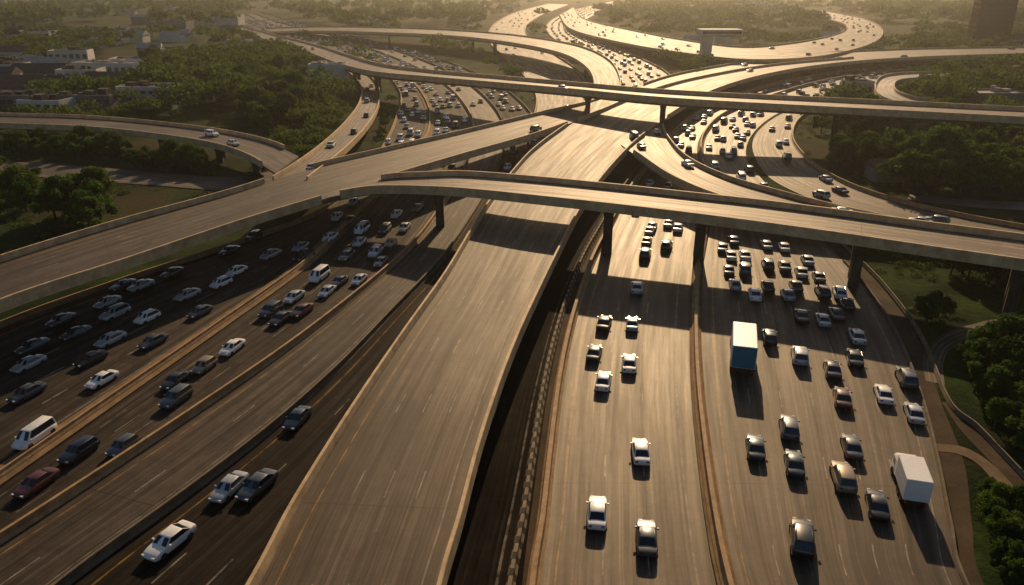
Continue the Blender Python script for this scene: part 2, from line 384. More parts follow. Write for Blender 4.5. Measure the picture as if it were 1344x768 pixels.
bridge('T1',E('-80,148 0,152 120,156 220,165 300,176 355,189 392,205'),
 E('-80,160 0,165 120,170 220,181 288,193 330,208 362,228'),
 [4.5,4.8,5,5,5,5.2,5.9],2,.06,.66,'low curved viaduct beside trees',gapL=((5.5,6),),gapR=((5.5,6),),depth=1.1,pier_step=22)
bridge('E2',E('350,38 420,36 500,37 600,41 690,49 760,62 798,80 812,102 812,122 806,140'),
 E('352,43 420,42 500,44 600,49 680,59 738,72 768,88 780,106 778,126 768,150'),
 [1,5,8,9,9,9,8,7,5.6,4.9],2,.09,.66,'far curved viaduct on tall piers',pier_step=40,gapL=((8,9),),gapR=((8,9),),spec=.25)
bridge('F3',E('752,10 768,26 830,41 900,54 975,63 1045,57 1098,46 1112,36 1095,28 1040,20'),
 E('734,20 752,40 815,57 890,70 980,80 1072,76 1140,60 1158,42 1135,26 1078,14'),
 [1,3,5,6,6,6,5,4,3,2],4,.10,.66,'far looping viaduct catching the low sun',pier_step=50,spec=.22,warm=1.05)
bridge('N2',E('1240,96 1195,97 1160,101 1148,112 1152,126 1176,137 1215,143'),
 E('1240,104 1200,105 1180,108 1174,114 1178,122 1196,129 1222,133'),
 [5,6,6.5,6.5,6.5,6,5],1,.24,.5,'pale looping concrete ramp above trees',pier_step=30,depth=1.2)
QA=np.array(QUADS); QG=np.array(QG_list)
for Qx in (QA,QG):
    a=(Qx[:,2]-Qx[:,0])*(Qx[:,5]-Qx[:,1])-(Qx[:,3]-Qx[:,1])*(Qx[:,4]-Qx[:,0])
    for i in np.where(a<0)[0]: Qx[i,:8]=Qx[i,[6,7,4,5,2,3,0,1]]
for b_ in BR: build_bridge(*b_)
# ------------------------------------------------------------------ barriers
def pathpx(P,z=.05): return [W(p[0],p[1],z) for p in cr(P,SUB)]
def barrier(P,label,w=.32,h=.85,mat=barrier_mat,name='concrete_barrier',cat='barrier'):
    org=Vector((P[len(P)//2].x,P[len(P)//2].y,0)); PP=[p-org for p in P]
    prof=[(-w,0),(-w,.1),(-w*.55,.32),(-w*.4,h),(w*.4,h),(w*.55,.32),(w,.1),(w,0)]
    V,Fc=rings(extrude(PP,prof))
    ob(name,mesh(name,V,Fc,mat),None,org,label=label,category=cat)
def strip(P,hw,h,mat,label):
    prof=[(-hw,0),(-hw,h),(hw,h),(hw,0)]
    V,Fc=rings(extrude(P,prof)); ob('median_strip',mesh('median_strip',V,Fc,mat),kind='structure',label=label,category='median')
strip(pathpx(M1),1.25,.17,sand,'raised dusty median strip with kerbs')
barrier(pathpx(M1,.2),'low weathered concrete median barrier on a dusty strip',.28,.6)
barrier(pathpx(M2),'weathered concrete barrier between carriageways',.36,.85)
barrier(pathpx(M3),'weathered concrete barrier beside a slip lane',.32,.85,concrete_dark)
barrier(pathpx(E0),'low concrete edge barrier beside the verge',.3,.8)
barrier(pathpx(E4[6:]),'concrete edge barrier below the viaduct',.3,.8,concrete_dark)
barrier([W(p[0],p[1],5.0) for p in cr(E('760,160 795,145 840,126 890,110 950,97 1020,86 1120,77'),SUB)],'concrete barrier dividing two merging elevated roads',.4,1.0,concrete)
gl=[W(p[0],p[1],.08) for p in cr(G2L,SUB)]
barrier(gl,'thick concrete barrier along the sunlit carriageway',.5,1.1)
barrier([p+n*-1.6 for p,n in zip(gl,normals(gl))],'outer barrier with alternating dark and pale blocks',.36,.8,stripe_mat)
md=[(W(a[0],a[1],.1)+W(b[0],b[1],.1))/2 for a,b in zip(cr(G2R,SUB),cr(G3L,SUB))]
strip(md,.7,.17,sand,'narrow raised median between two carriageways')
barrier([p+Vector((0,0,.17)) for p in md],'tan concrete median barrier between two busy carriageways',.45,.95)
barrier([W(p[0],p[1],.1) for p in cr(G3R,SUB)][:60],'low kerb wall at the edge of the shoulder',.18,.35,concrete_dark)
barrier([W(p[0],p[1],.1) for p in cr(E('1450,740 1370,655 1322,604 1282,562 1246,530 1210,445 1162,378 1106,322 1052,272'),SUB)],'low concrete edge wall beside shrubs',.2,.5,concrete_dark)
g4=RIB['G4']; barrier([p.copy() for p in g4['R']],'low concrete edge barrier beside a curved road',.3,.8)
for k in('F1','F2'):
    for s_ in 'LR': barrier([p.copy() for p in RIB[k][s_]],'distant concrete edge barrier',.35,.9)
# ------------------------------------------------------------------ ground
V,Fc=[],[]
xs=[-4000,-1200,-400,-100,100,400,1200,4000]; ys=[-300,0,100,300,800,2000,5000,9000]
for y in ys:
    for x in xs: V.append((x,y,0))
for j in range(7):
    for i in range(7): a=j*8+i; Fc.append([a,a+1,a+9,a+8])
ob('ground',mesh('ground',V,Fc,ground_m),kind='structure',label='scrubby green and brown ground',category='ground')
# ------------------------------------------------------------------ vehicles
def car_parts(kind,paint):
    T={'sedan':dict(L=4.7,W=1.82,belt=.95,roof=1.43,wb=1.05,rf=.35,rr=-.95,rb=-1.75,hood=.86,tail=.98,ground=.22),
       'hatchback':dict(L=4.1,W=1.76,belt=.95,roof=1.5,wb=.95,rf=.35,rr=-1.45,rb=-1.95,hood=.88,tail=.95,ground=.22),
       'suv':dict(L=4.75,W=1.92,belt=1.1,roof=1.72,wb=1.0,rf=.45,rr=-1.85,rb=-2.25,hood=1.03,tail=1.1,ground=.28),
       'van':dict(L=5.1,W=1.98,belt=1.12,roof=1.98,wb=1.75,rf=1.0,rr=-2.3,rb=-2.5,hood=1.0,tail=1.12,ground=.25),
       'pickup':dict(L=5.4,W=1.98,belt=1.12,roof=1.8,wb=1.15,rf=.55,rr=-.55,rb=-.75,hood=1.06,tail=1.1,ground=.35)}[kind]
    h=T['L']/2; w=T['W']/2; b=T['belt']; g=T['ground']
    S=[(-h,.8*w,g+.25,T['tail']-.22),(-h+.08,.92*w,g+.1,T['tail']-.06),(-h+.35,.98*w,g+.02,T['tail']),(-h+1.0,w,g,b+.0),(-.6,w,g,b),(.5,w,g,b),
       (T['wb']-.05,w,g,b-.02),(h-.75,.98*w,g,(T['hood']+b)/2-.05),(h-.35,.93*w,g+.02,T['hood']-.1),(h-.1,.84*w,g+.08,T['hood']-.2),(h,.72*w,g+.2,T['hood']-.32)]
    RR=[]
    for y,ww,zb,zt in S:
        zm=(zb+zt)/2
        half=[(ww*.86,zb),(ww*.97,zb+.1),(ww,zm),(ww*.97,zt-.1),(ww*.88,zt-.01),(ww*.5,zt+.025)]
        RR.append([(x,y,z) for x,z in half]+[(0,y,zt+.035)]+[(-x,y,z) for x,z in half[::-1]])
    V,Fc=rings(RR)
    b0=.885*w; t0=.70*w; rz=T['roof']; bz=b-.02
    cab=[[( b0,T['wb']-.05,bz),(b0,T['rb'],bz),(-b0,T['rb'],bz),(-b0,T['wb']-.05,bz),(0,T['wb']+.08,bz)],
         [( t0+.03,T['rf']+.02,rz-.07),(t0+.03,T['rr']-.03,rz-.07),(-t0-.03,T['rr']-.03,rz-.07),(-t0-.03,T['rf']+.02,rz-.07),(0,T['rf']+.09,rz-.06)],
         [( t0-.1,T['rf']-.12,rz-.01),(t0-.1,T['rr']+.12,rz-.01),(-t0+.1,T['rr']+.12,rz-.01),(-t0+.1,T['rf']-.12,rz-.01),(0,T['rf']-.06,rz+.01)]]
    rings(cab,V=V,Fc=Fc,cap=True)
    parts=[('body',V,Fc,PAINT[paint],True)]
    if kind=='pickup':
        parts.append(('cargo_bed',*boxvf(-.78,.78,-h+.15,-.9,b-.05,b+.055),chrome,False))
    def lerp(a,c,t): return tuple(a[i]+(c[i]-a[i])*t for i in range(3))
    def pane(p00,p10,p11,p01,mx,mz0,mz1,nrm):
        def B(s,t): return lerp(lerp(p00,p10,s),lerp(p01,p11,s),t)
        q=[B(mx,mz0),B(1-mx,mz0),B(1-mx,mz1),B(mx,mz1)]
        q=[tuple(a+.018*n_ for a,n_ in zip(p,nrm)) for p in q]
        qi=[tuple(a-.03*n_ for a,n_ in zip(p,nrm)) for p in q]
        return rings([qi,q])
    A,B_,C_,D_,_=cab[0]; a,b_,c_,d_,_2=cab[1]
    fw=pane((b0,T['wb']+.01,bz),(-b0,T['wb']+.01,bz),(-t0-.03,T['rf']+.06,rz-.07),(t0+.03,T['rf']+.06,rz-.07),.05,.06,.98,(0,.55,.65))
    parts.append(('windscreen',*fw,glass,False))
    parts.append(('rear_window',*pane(C_,B_,b_,c_,.06,.08,.97,(0,-.6,.5)),glass,False))
    parts.append(('side_window',*pane(A,B_,b_,a,.05,.06,.97,(.9,0,.3)),glass,False))
    parts.append(('side_window',*pane(D_,C_,c_,d_,.05,.06,.97,(-.9,0,.3)),glass,False))
    R=.33 if kind in('sedan','hatchback') else .38
    for sx in (-1,1):
        for yy in (h-.92,-h+.92):
            VV=[];FF=[]
            n=14
            def cc(r,x): return [(x,yy+r*math.cos(2*math.pi*i/n),R+r*math.sin(2*math.pi*i/n)) for i in range(n)]
            xo=sx*(w+.015); xi=sx*(w-.22)
            rings([cc(R*.9,xi),cc(R,xi+sx*.03),cc(R,xo-sx*.03),cc(R*.9,xo),cc(R*.62,xo),cc(R*.55,xo-sx*.03)],V=VV,Fc=FF)
            parts.append(('wheel',VV,FF,tyre,False))
        x0=sx*w*.62
        parts.append(('headlight',*boxvf(min(x0-.16,x0+.16),max(x0-.16,x0+.16),h-.32,h-.03,T['hood']-.36,T['hood']-.17),lampw,False))
        parts.append(('tail_light',*boxvf(x0-.14,x0+.14,-h-.0,-h+.15,T['tail']-.34,T['tail']-.14),lampr,False))
        x1=sx*(w+.07)
        parts.append(('wing_mirror',*boxvf(x1-.1,x1+.1,T['wb']-.4,T['wb']-.25,b-.02,b+.13),PAINT[paint],False))
    return parts
def truck_parts(paint,boxh=3.4):
    L=8.5 if paint=='teal' else 7.0
    P=[];h=L/2;w=1.2
    RR=[]
    for y,ww,z0,z1 in ((h-2.3,1.1,.5,2.45),(h-1.2,1.12,.5,2.5),(h-.55,1.1,.5,2.35),(h-.15,1.05,.5,1.5),(h,.98,.55,1.25)):
        RR.append([(ww*.9,y,z0),(ww,y,z0+.15),(ww,y,z1-.25),(ww*.85,y,z1),(-ww*.85,y,z1),(-ww,y,z1-.25),(-ww,y,z0+.15),(-ww*.9,y,z0)])
    P.append(('cab',*rings(RR),PAINT['white'],False))
    V,Fc=[],[]
    z0=1.0
    def rr(y,e): return [(w-e,y,z0),(w-e,y,boxh-.06),(w-.06-e,y,boxh-e),(-w+.06+e,y,boxh-e),(-w+e,y,boxh-.06),(-w+e,y,z0)]
    rings([rr(-h,.03),rr(-h+.05,0),rr(h-2.5,0),rr(h-2.45,.03)],V=V,Fc=Fc)
    for k in range(8):
        y=-h+.4+k*(L-3.2)/7.5
        for sx in(-1,1): boxvf(min(sx*w,sx*(w+.03)),max(sx*w,sx*(w+.03)),y,y+.06,z0+.05,boxh-.1,V,Fc)
    P.append(('cargo_box',V,Fc,PAINT['white'],False))
    P.append(('chassis',*boxvf(-.5,.5,-h+.1,h-.3,.55,.98),chrome,False))
    P.append(('rear_door',*boxvf(-1.14,1.14,-h-.03,-h-.004,z0+.05,boxh-.08),PAINT[paint],False))
    P.append(('windscreen',*rings([[(-.95,h-.52,2.2),(.95,h-.52,2.2),(.95,h-.16,1.52),(-.95,h-.16,1.52)],[(-.95,h-.48,2.22),(.95,h-.48,2.22),(.95,h-.12,1.54),(-.95,h-.12,1.54)]]),glass,False))
    for sx in(-1,1):
        P.append(('side_window',*boxvf(min(sx*1.1,sx*1.14),max(sx*1.1,sx*1.14),h-1.5,h-.7,1.5,2.1),glass,False))
        P.append(('headlight',*boxvf(sx*.8-.15,sx*.8+.15,h-.1,h+.02,.75,.95),lampw,False))
        P.append(('tail_light',*boxvf(sx*.9-.12,sx*.9+.12,-h-.05,-h+.02,.65,.9),lampr,False))
        for yy in(h-1.2,-h+1.3,-h+2.4):
            R=.48;n=14;xo=sx*1.2;xi=sx*.85
            def cc(r,x): return [(x,yy+r*math.cos(2*math.pi*i/n),R+r*math.sin(2*math.pi*i/n)) for i in range(n)]
            P.append(('wheel',*rings([cc(R*.92,xi),cc(R,xi+sx*.03),cc(R,xo-sx*.03),cc(R*.9,xo),cc(R*.5,xo-sx*.04)]),tyre,False))
    return P
_cache={}
def recalc(me):
    import bmesh
    bm=bmesh.new(); bm.from_mesh(me); bmesh.ops.recalc_face_normals(bm,faces=bm.faces); bm.to_mesh(me); bm.free()
def smooth_body(me):
    me.polygons.foreach_set('use_smooth',[True]*len(me.polygons))
    try: me.set_sharp_from_angle(angle=D2R(38))
    except Exception: pass
def get_detail(kind,paint):
    k=(kind,paint,'d')
    if k not in _cache:
        parts=truck_parts(paint) if kind=='truck' else car_parts(kind,paint)
        L=[]
        for nm,V,Fc,m,sm in parts:
            me=mesh(nm,V,Fc,m); recalc(me)
            if sm: smooth_body(me)
            L.append((nm,me))
        _cache[k]=L
    return _cache[k]
def get_joined(kind,paint):
    k=(kind,paint,'j')
    if k not in _cache:
        parts=truck_parts(paint) if kind=='truck' else car_parts(kind,paint)
        V=[];Fc=[];mats=[];mi=[]
        for nm,v,f,m,sm in parts:
            if nm=='wing_mirror': continue
            if m not in mats: mats.append(m)
            b=len(V); V+=list(v); Fc+=[[b+i for i in q] for q in f]; mi+=[mats.index(m)]*len(f)
        me=mesh('car',V,Fc,mats,midx=mi); recalc(me); smooth_body(me)
        _cache[k]=me
    return _cache[k]
def heading(x,y,keys):
    best=None
    for k in keys:
        r=RIB[k]
        for i in range(len(r['C'])-1):
            c_=r['C'][i]; d=(c_.x-x)**2+(c_.y-y)**2
            if best is None or d<best[0]: best=(d,r['C'][i+1]-c_,c_.z,k,i)
    return best
CN={'white':'white','silver':'silver','grey':'grey','black':'black','blue':'dark blue','red':'red','tan':'tan','teal':'teal'}
TN={'sedan':'sedan','hatchback':'hatchback','suv':'SUV','van':'van','pickup':'pickup truck','truck':'box truck'}
placed=[]
NAMES={'sedan':'car','hatchback':'car','suv':'car','van':'van','pickup':'pickup_truck','truck':'box_truck'}
CS=.86
def put(x,y,z,ang,kind,paint,detail,where,sc=None):
    g='vehicles in motorway traffic'; sc=sc or CS
    lab=f"{CN[paint]} {TN[kind]} driving {where}"
    if kind=='truck': lab=f"box truck with white cargo box driving {where}"
    cat={'car':'car','van':'van','pickup_truck':'pickup truck','box_truck':'truck'}[NAMES[kind]]
    if detail:
        root=empty(NAMES[kind],(x,y,z),label=lab,category=cat,group=g); root.rotation_euler=(0,0,ang); root.scale=(sc,sc,sc)
        for nm,me in get_detail(kind,paint): ob(nm,me,root)
    else:
        o=ob(NAMES[kind],get_joined(kind,paint),None,(x,y,z),label=lab,category=cat,group=g); o.rotation_euler=(0,0,ang); o.scale=(sc,sc,sc)
    placed.append((x,y,z))
def ang_of(t,sgn):
    t=t*sgn; return math.atan2(t.y,t.x)-math.pi/2
def cars(keys,sgn,txt,where,jit=0):
    for row in txt.strip().split('\n'):
        for it in row.split(';'):
            it=it.split()
            if len(it)<4: continue
            px,py=float(it[0]),float(it[1]); kind={'s':'sedan','h':'hatchback','u':'suv','v':'van','p':'pickup','t':'truck'}[it[2]]
            p=W(px,py,.7 if kind!='truck' else 1.6)
            hd=heading(p.x,p.y,keys)
            sc=CS
            if jit:
                sc=.81
                p=p+hd[1].normalized()*random.uniform(-jit,jit)
                if it[3]=='silver' and random.random()<.4: it[3]=random.choice(['grey','white','white'])
                if kind=='sedan' and random.random()<.2: kind=random.choice(['hatchback','suv'])
            put(p.x,p.y,hd[2]+.01,ang_of(hd[1],sgn)+random.uniform(-.06,.06),kind,it[3],p.y<150,where,1.08 if kind=='truck' else sc*random.uniform(.94,1.04))
cars(['G2'],1,"""784 670 s white;841 590 s white;849 703 s grey;792 498 s white;826 475 s white;780 461 s blue;793 422 s black;830 423 s silver
836 376 s silver;847 332 u black;853 301 s white;849 315 s grey;875 321 u black;878 292 s silver""",'on the sunlit carriageway')
cars(['G3'],1,"""975 455 t teal;992 585 s blue;1036 560 u grey;1043 606 s blue;1053 705 u black;1107 625 u tan;1118 584 s grey;1152 660 s black
1106 520 s red;1093 483 s black;1050 466 u silver;1010 441 u black;1122 468 s black;1125 440 s silver;1160 515 s white;1190 495 u grey;1200 540 s silver
991 385 s white;965 372 s silver;957 353 s black;978 352 u grey;960 334 s white;963 314 s blue;1006 320 s silver;1008 346 u black;1029 323 s white
1030 348 s grey;1034 385 s silver;1008 374 s black;1052 413 s black;1080 418 s silver;1080 382 u black;1052 356 s silver;1075 362 s grey;1102 383 u white
1112 397 s black;1060 340 s silver;978 334 s white;1045 374 s blue;1098 410 s grey""",'in dense motorway traffic')
p=W(1195,622,1.6); hd=heading(p.x,p.y,['G3']); put(p.x,p.y,.09,ang_of(hd[1],1),'truck','white',True,'beside the gravel shoulder',.82)
cars(['R4'],-1,"""222 708 s white;300 637 s silver;337 635 s grey;390 547 s blue""",'on an empty dark carriageway')
cars(['R1'],-1,"""30 580 v white;37 512 s silver;40 474 s silver;30 458 s grey;95 437 s grey;107 475 s black;140 492 s silver;148 442 s silver;198 447 s silver
197 413 s white;155 408 s silver;135 397 s silver;75 420 s grey;155 375 s blue;187 372 s silver;235 390 s silver;260 408 s grey;285 372 s silver;310 354 s white
235 352 s grey;360 330 s silver;335 308 u black;395 322 s silver;300 328 s blue;440 285 s white
402 334 s black;430 312 s silver;455 290 s grey""",'in the crowded shaded carriageway',1.4)
cars(['R2'],-1,"""95 596 s black;155 587 s grey;40 636 s red;223 526 u silver;225 500 s black;268 478 s tan;310 450 s silver;350 410 u blue;366 418 s black;397 405 s red
390 385 s silver;420 360 v white;432 378 s silver;447 366 s blue;468 368 s silver;455 335 s grey;475 300 v white;495 328 s silver;500 342 s grey
512 318 s tan;530 298 s silver;505 300 s grey;470 318 s silver;520 280 s white;548 272 s grey""",'in slow traffic between two barriers',.9)
PK=['white']*7+['silver']*6+['grey']*4+['black']*5+['blue']*2+['tan']*1
KK=['sedan']*6+['suv']*3+['hatchback']*2+['van']
cand=[]
def traffic(key,lanes,gap,y0,y1,sgn,prob=.8):
    r=RIB[key]; n=r['n']
    for ln in lanes:
        d=random.uniform(0,gap)
        while d<r['s'][-1]:
            i=int(np.searchsorted(r['s'],d))-1
            if i<0 or i>=len(r['C'])-1: break
            f=(d-r['s'][i])/(r['s'][i+1]-r['s'][i]+1e-9)
            t=(ln+.5+.45+random.uniform(-.1,.1))/(n+.9)
            a=r['L'][i].lerp(r['R'][i],t); b=r['L'][i+1].lerp(r['R'][i+1],t); q=a.lerp(b,f)
            if y0<q.y<y1 and random.random()<prob:
                cand.append((q.y,q.x,q.z,ang_of(b-a,sgn),random.choice(KK),random.choice(PK)))
            d+=gap*random.uniform(.6,1.9)
traffic('R1',range(5),17,138,900,-1,.65); traffic('R2',range(4),12,140,900,-1,.8); traffic('R3',range(2),22,150,900,-1,.6); traffic('R4',range(3),13,150,900,-1,.8)
traffic('G2',range(3),13,118,1200,1,.8); traffic('G3',range(6),14,112,1200,1,.75); traffic('G4',range(4),24,90,1200,1,.65)
traffic('F1',range(4),40,180,1200,-1,.35); traffic('F2',range(5),11,180,1500,1,.85); traffic('P',range(3),18,95,220,-1,.45)
traffic('D',range(3),60,150,900,1,.15); traffic('C',range(4),60,110,400,1,.12); traffic('J',range(2),20,100,500,1,.55); traffic('F3',range(4),25,200,1500,1,.5)
traffic('A',range(4),50,300,900,1,.35); traffic('T1',range(2),40,100,500,1,.3); traffic('T2',range(2),40,100,500,1,.3)
cand.sort()
keep=[];grid={}
for c_ in cand:
    k=(int(c_[1]//3),int(c_[0]//6),int(c_[2]//4))
    if k in grid: continue
    grid[k]=1; keep.append(c_)
room=290-len(placed)
for c_ in keep[:room]: put(c_[1],c_[0],c_[2]+.01,c_[3],c_[4],c_[5],False,'on a distant sunlit road')
mi=[];mats=[];base=0; VA=[];FA=[]
for c_ in keep[room:]:
    me=get_joined(c_[4],c_[5])
    co=np.empty(len(me.vertices)*3); me.vertices.foreach_get('co',co); co=co.reshape(-1,3)*CS
    ca,sa=math.cos(c_[3]),math.sin(c_[3])
    x=co[:,0]*ca-co[:,1]*sa+c_[1]; y=co[:,0]*sa+co[:,1]*ca+c_[0]; z=co[:,2]+c_[2]+.01
    VA.append(np.stack([x,y,z],1))
    mm=[]
    for m in me.materials:
        if m not in mats: mats.append(m)
        mm.append(mats.index(m))
    for p in me.polygons: FA.append([base+i for i in p.vertices]); mi.append(mm[p.material_index])
    base+=len(co)
if VA:
    ob('distant_traffic',mesh('distant_traffic',np.concatenate(VA).tolist(),FA,mats,midx=mi),kind='stuff',label='far lines of tiny cars on the motorway',category='traffic')
print('cars',len(placed),'stuff',len(keep)-room)
# ------------------------------------------------------------------ buildings
BB=[]
def building(x,y,w,d,h,rot=0,wall=plaster,label='low pale flat-roofed building',rows=0,cols=0,roof=roof_m,gable=False,name='building'):
    root=empty(name,(x,y,0),label=label,category='building'); root.rotation_euler=(0,0,rot)
    BB.append((x,y,max(w,d)*.58))
    V,Fc=boxvf(-w/2,w/2,-d/2,d/2,0,h)
    if not gable:
        t=.35
        boxvf(-w/2,w/2,-d/2,-d/2+t,h+.003,h+.8,V,Fc); boxvf(-w/2,w/2,d/2-t,d/2,h+.003,h+.8,V,Fc)
        boxvf(-w/2,-w/2+t,-d/2+t,d/2-t,h+.003,h+.8,V,Fc); boxvf(w/2-t,w/2,-d/2+t,d/2-t,h+.003,h+.8,V,Fc)
    ob('wall',mesh('wall',V,Fc,wall),root)
    if gable:
        hh=d*.28
        V=[(-w/2-.4,-d/2-.4,h),(w/2+.4,-d/2-.4,h),(w/2+.4,d/2+.4,h),(-w/2-.4,d/2+.4,h),(-w/2-.4,0,h+hh),(w/2+.4,0,h+hh)]
        ob('roof',mesh('roof',V,[[0,1,5,4],[2,3,4,5],[1,2,5],[3,0,4],[3,2,1,0]],roof),root)
    else:
        V,Fc=boxvf(-w/2+.36,w/2-.36,-d/2+.36,d/2-.36,h+.005,h+.15)
        for k in range(5):
            ax=random.uniform(-w*.38,w*.38); ay=random.uniform(-d*.3,d*.3); s_=random.uniform(.6,1.6)
            boxvf(ax-s_,ax+s_,ay-s_,ay+s_,h+.16,h+.16+random.uniform(.8,2.2),V,Fc)
        ob('roof',mesh('roof',V,Fc,roof),root)
    if rows:
        ww=w/cols*.6; hh=h/rows*.45
        key=('win',round(ww,1),round(hh,1))
        if key not in _cache: _cache[key]=mesh('window',*boxvf(-ww/2,ww/2,-.05,.05,-hh/2,hh/2),winm)
        for r_ in range(rows):
            for c_ in range(cols):
                ob('window',_cache[key],root,(-w/2+(c_+.5)*w/cols,-d/2-.03,(r_+.55)*h/rows))
def bpx(px,py,**k):
    p=W(px,py,0); building(p.x,p.y,**k)
bpx(22,150,w=20,d=11,h=6,rot=-.05,wall=plaster_b,rows=2,cols=7,label='long grey office building with rows of windows')
bpx(68,153,w=14,d=10,h=5,rot=-.1,wall=plaster,rows=2,cols=5,label='white two-storey building with dark windows')
bpx(122,148,w=19,d=10,h=5.5,rot=-.05,wall=plaster_b,rows=2,cols=7,label='grey two-storey building with dark windows')
bpx(203,140,w=19,d=11,h=6.5,rot=-.1,rows=3,cols=7,label='pale three-storey building with dark windows')
bpx(20,130,w=24,d=13,h=5,rot=.05,wall=plaster_b,rows=1,cols=7,roof=roof_red,gable=True,label='low grey building with a reddish roof')
bpx(80,130,w=16,d=12,h=5,rot=.3,wall=plaster,rows=2,cols=5,gable=True,roof=roof_m,label='low white building with dark pitched roof')
bpx(150,127,w=18,d=11,h=6,rot=-.15,wall=plaster_b,rows=2,cols=6,gable=True,roof=roof_red,label='grey house block with reddish pitched roof')
bpx(190,118,w=13,d=9,h=5,rot=.2,wall=plaster,rows=2,cols=4,label='small white flat-roofed block')
bpx(110,112,w=16,d=10,h=6,rot=.1,wall=plaster,rows=2,cols=5,label='pale flat-roofed building with rooftop units')
bpx(146,98,w=30,d=11,h=5,rot=-.12,roof=roof_w,rows=1,cols=9,label='white building with a pale flat roof')
bpx(58,108,w=22,d=12,h=4.5,wall=plaster_b,rows=1,cols=7,gable=True,label='wide grey warehouse with dark pitched roof')
bpx(8,104,w=18,d=12,h=6,rows=2,cols=6,label='white block with dark windows')
bpx(226,114,w=12,d=8,h=4.5,rot=.2,wall=plaster_b,rows=1,cols=4,label='small grey block among trees')
bpx(433,112,w=15,d=8,h=8,rot=.0,rows=0,roof=roof_w,label='blank pale rectangular warehouse beside trees')
bpx(262,134,w=10,d=6,h=3.5,rot=.3,rows=1,cols=5,label='small pale low building')
bpx(50,56,w=26,d=14,h=7,rows=2,cols=7,label='distant pale block building')
bpx(18,46,w=22,d=14,h=6,wall=plaster_b,label='distant grey block building with flat roof')
bpx(120,48,w=24,d=16,h=6,wall=plaster_b,label='distant grey block building with flat roof')
bpx(176,56,w=18,d=12,h=5,gable=True,roof=roof_w,label='distant pale shed with a sheet roof')
bpx(288,33,w=44,d=20,h=9,roof=roof_w,label='distant pale hall with flat roof')
bpx(225,40,w=34,d=18,h=7,wall=plaster_b,label='distant grey hall with flat roof')
bpx(95,80,w=20,d=10,h=5,rot=.15,rows=1,cols=6,label='small white building with a dark roof')
bpx(30,80,w=24,d=10,h=5,rot=-.1,gable=True,roof=roof_red,label='pale building with a reddish pitched roof')
bpx(1122,130,w=9,d=7,h=6,rows=1,cols=3,label='small white building beside a slip road')
bpx(1300,142,w=22,d=12,h=5,wall=plaster_b,roof=roof_w,label='low grey building behind trees')
bpx(1165,236,w=8,d=6,h=3,gable=True,roof=roof_red,wall=plaster_b,label='small shed with a pitched roof among trees')
bpx(1000,22,w=60,d=30,h=14,label='distant pale block building')
p=W(1294,60,0)
root=empty('tower_block',(p.x,p.y,0),label='tall brown tapering high-rise tower with floor bands',category='tower'); root.rotation_euler=(0,0,-.2)
V,Fc=rings([[(-11,-8,0),(11,-8,0),(11,8,0),(-11,8,0)],[(-9.5,-7,82),(9.5,-7,82),(9.5,7,82),(-9.5,7,82)],[(-6,-5,90),(6,-5,90),(6,5,90),(-6,5,90)]])
tm=rough_mat('brown_render',(.03,.018,.013),(.05,.033,.024),.1,.9,spec=.1)
ob('wall',mesh('wall',V,Fc,tm),root)
wb=mesh('window_band',*boxvf(-9,9,-.08,.08,-.7,.7),winm)
wb2=mesh('window_band',*boxvf(-.08,.08,-6.5,6.5,-.7,.7),winm)
for k in range(22):
    z_=3+k*3.5
    ob('window_band',wb,root,(0,-8.05+z_/82,z_)); ob('window_band',wb2,root,(-11.05+z_*1.5/82,0,z_))
BB.append((p.x,p.y,25))
p=W(924,90,0)
root=empty('control_tower',(p.x,p.y,0),label='pale concrete tower with a wide overhanging top',category='tower')
V,Fc=boxvf(-2.4,2.4,-2.4,2.4,0,15); ob('shaft',mesh('shaft',V,Fc,plaster),root)
V,Fc=rings([[(-3,-4,15.003),(14,-4,15.003),(14,5,15.003),(-3,5,15.003)],[(-4,-5,16.2),(16,-5,16.2),(16,6,16.2),(-4,6,16.2)],[(-4,-5,18.4),(16,-5,18.4),(16,6,18.4),(-4,6,18.4)]])
ob('upper_storey',mesh('upper_storey',V,Fc,plaster),root); ob('window',mesh('window',*boxvf(-3.4,15.4,-5.06,-4.99,16.5,17.6),winm),root)
nb=0
for _ in range(2500):
    if nb>=130: break
    t=random.random(); y=300*(1900/300)**t; x=random.uniform(-.72*y-20,.72*y+20)
    if -.42*y<x<.1*y and y<450: continue
    if x>-.15*y and random.random()<.75: continue
    w_=random.uniform(8,20)
    if on_road(x,y,w_*.8): continue
    if any((x-a)**2+(y-b)**2<(r*1.2+w_*.5)**2 for a,b,r in BB): continue
    building(x,y,w=w_,d=random.uniform(7,12),h=random.choice([3.5,4,5,7]),rot=random.uniform(-.4,.4),wall=random.choice([plaster,plaster_b,plaster]),gable=random.random()<.6,roof=random.choice([roof_m,roof_red,roof_w]),label='small distant building among trees',name='house'); nb+=1
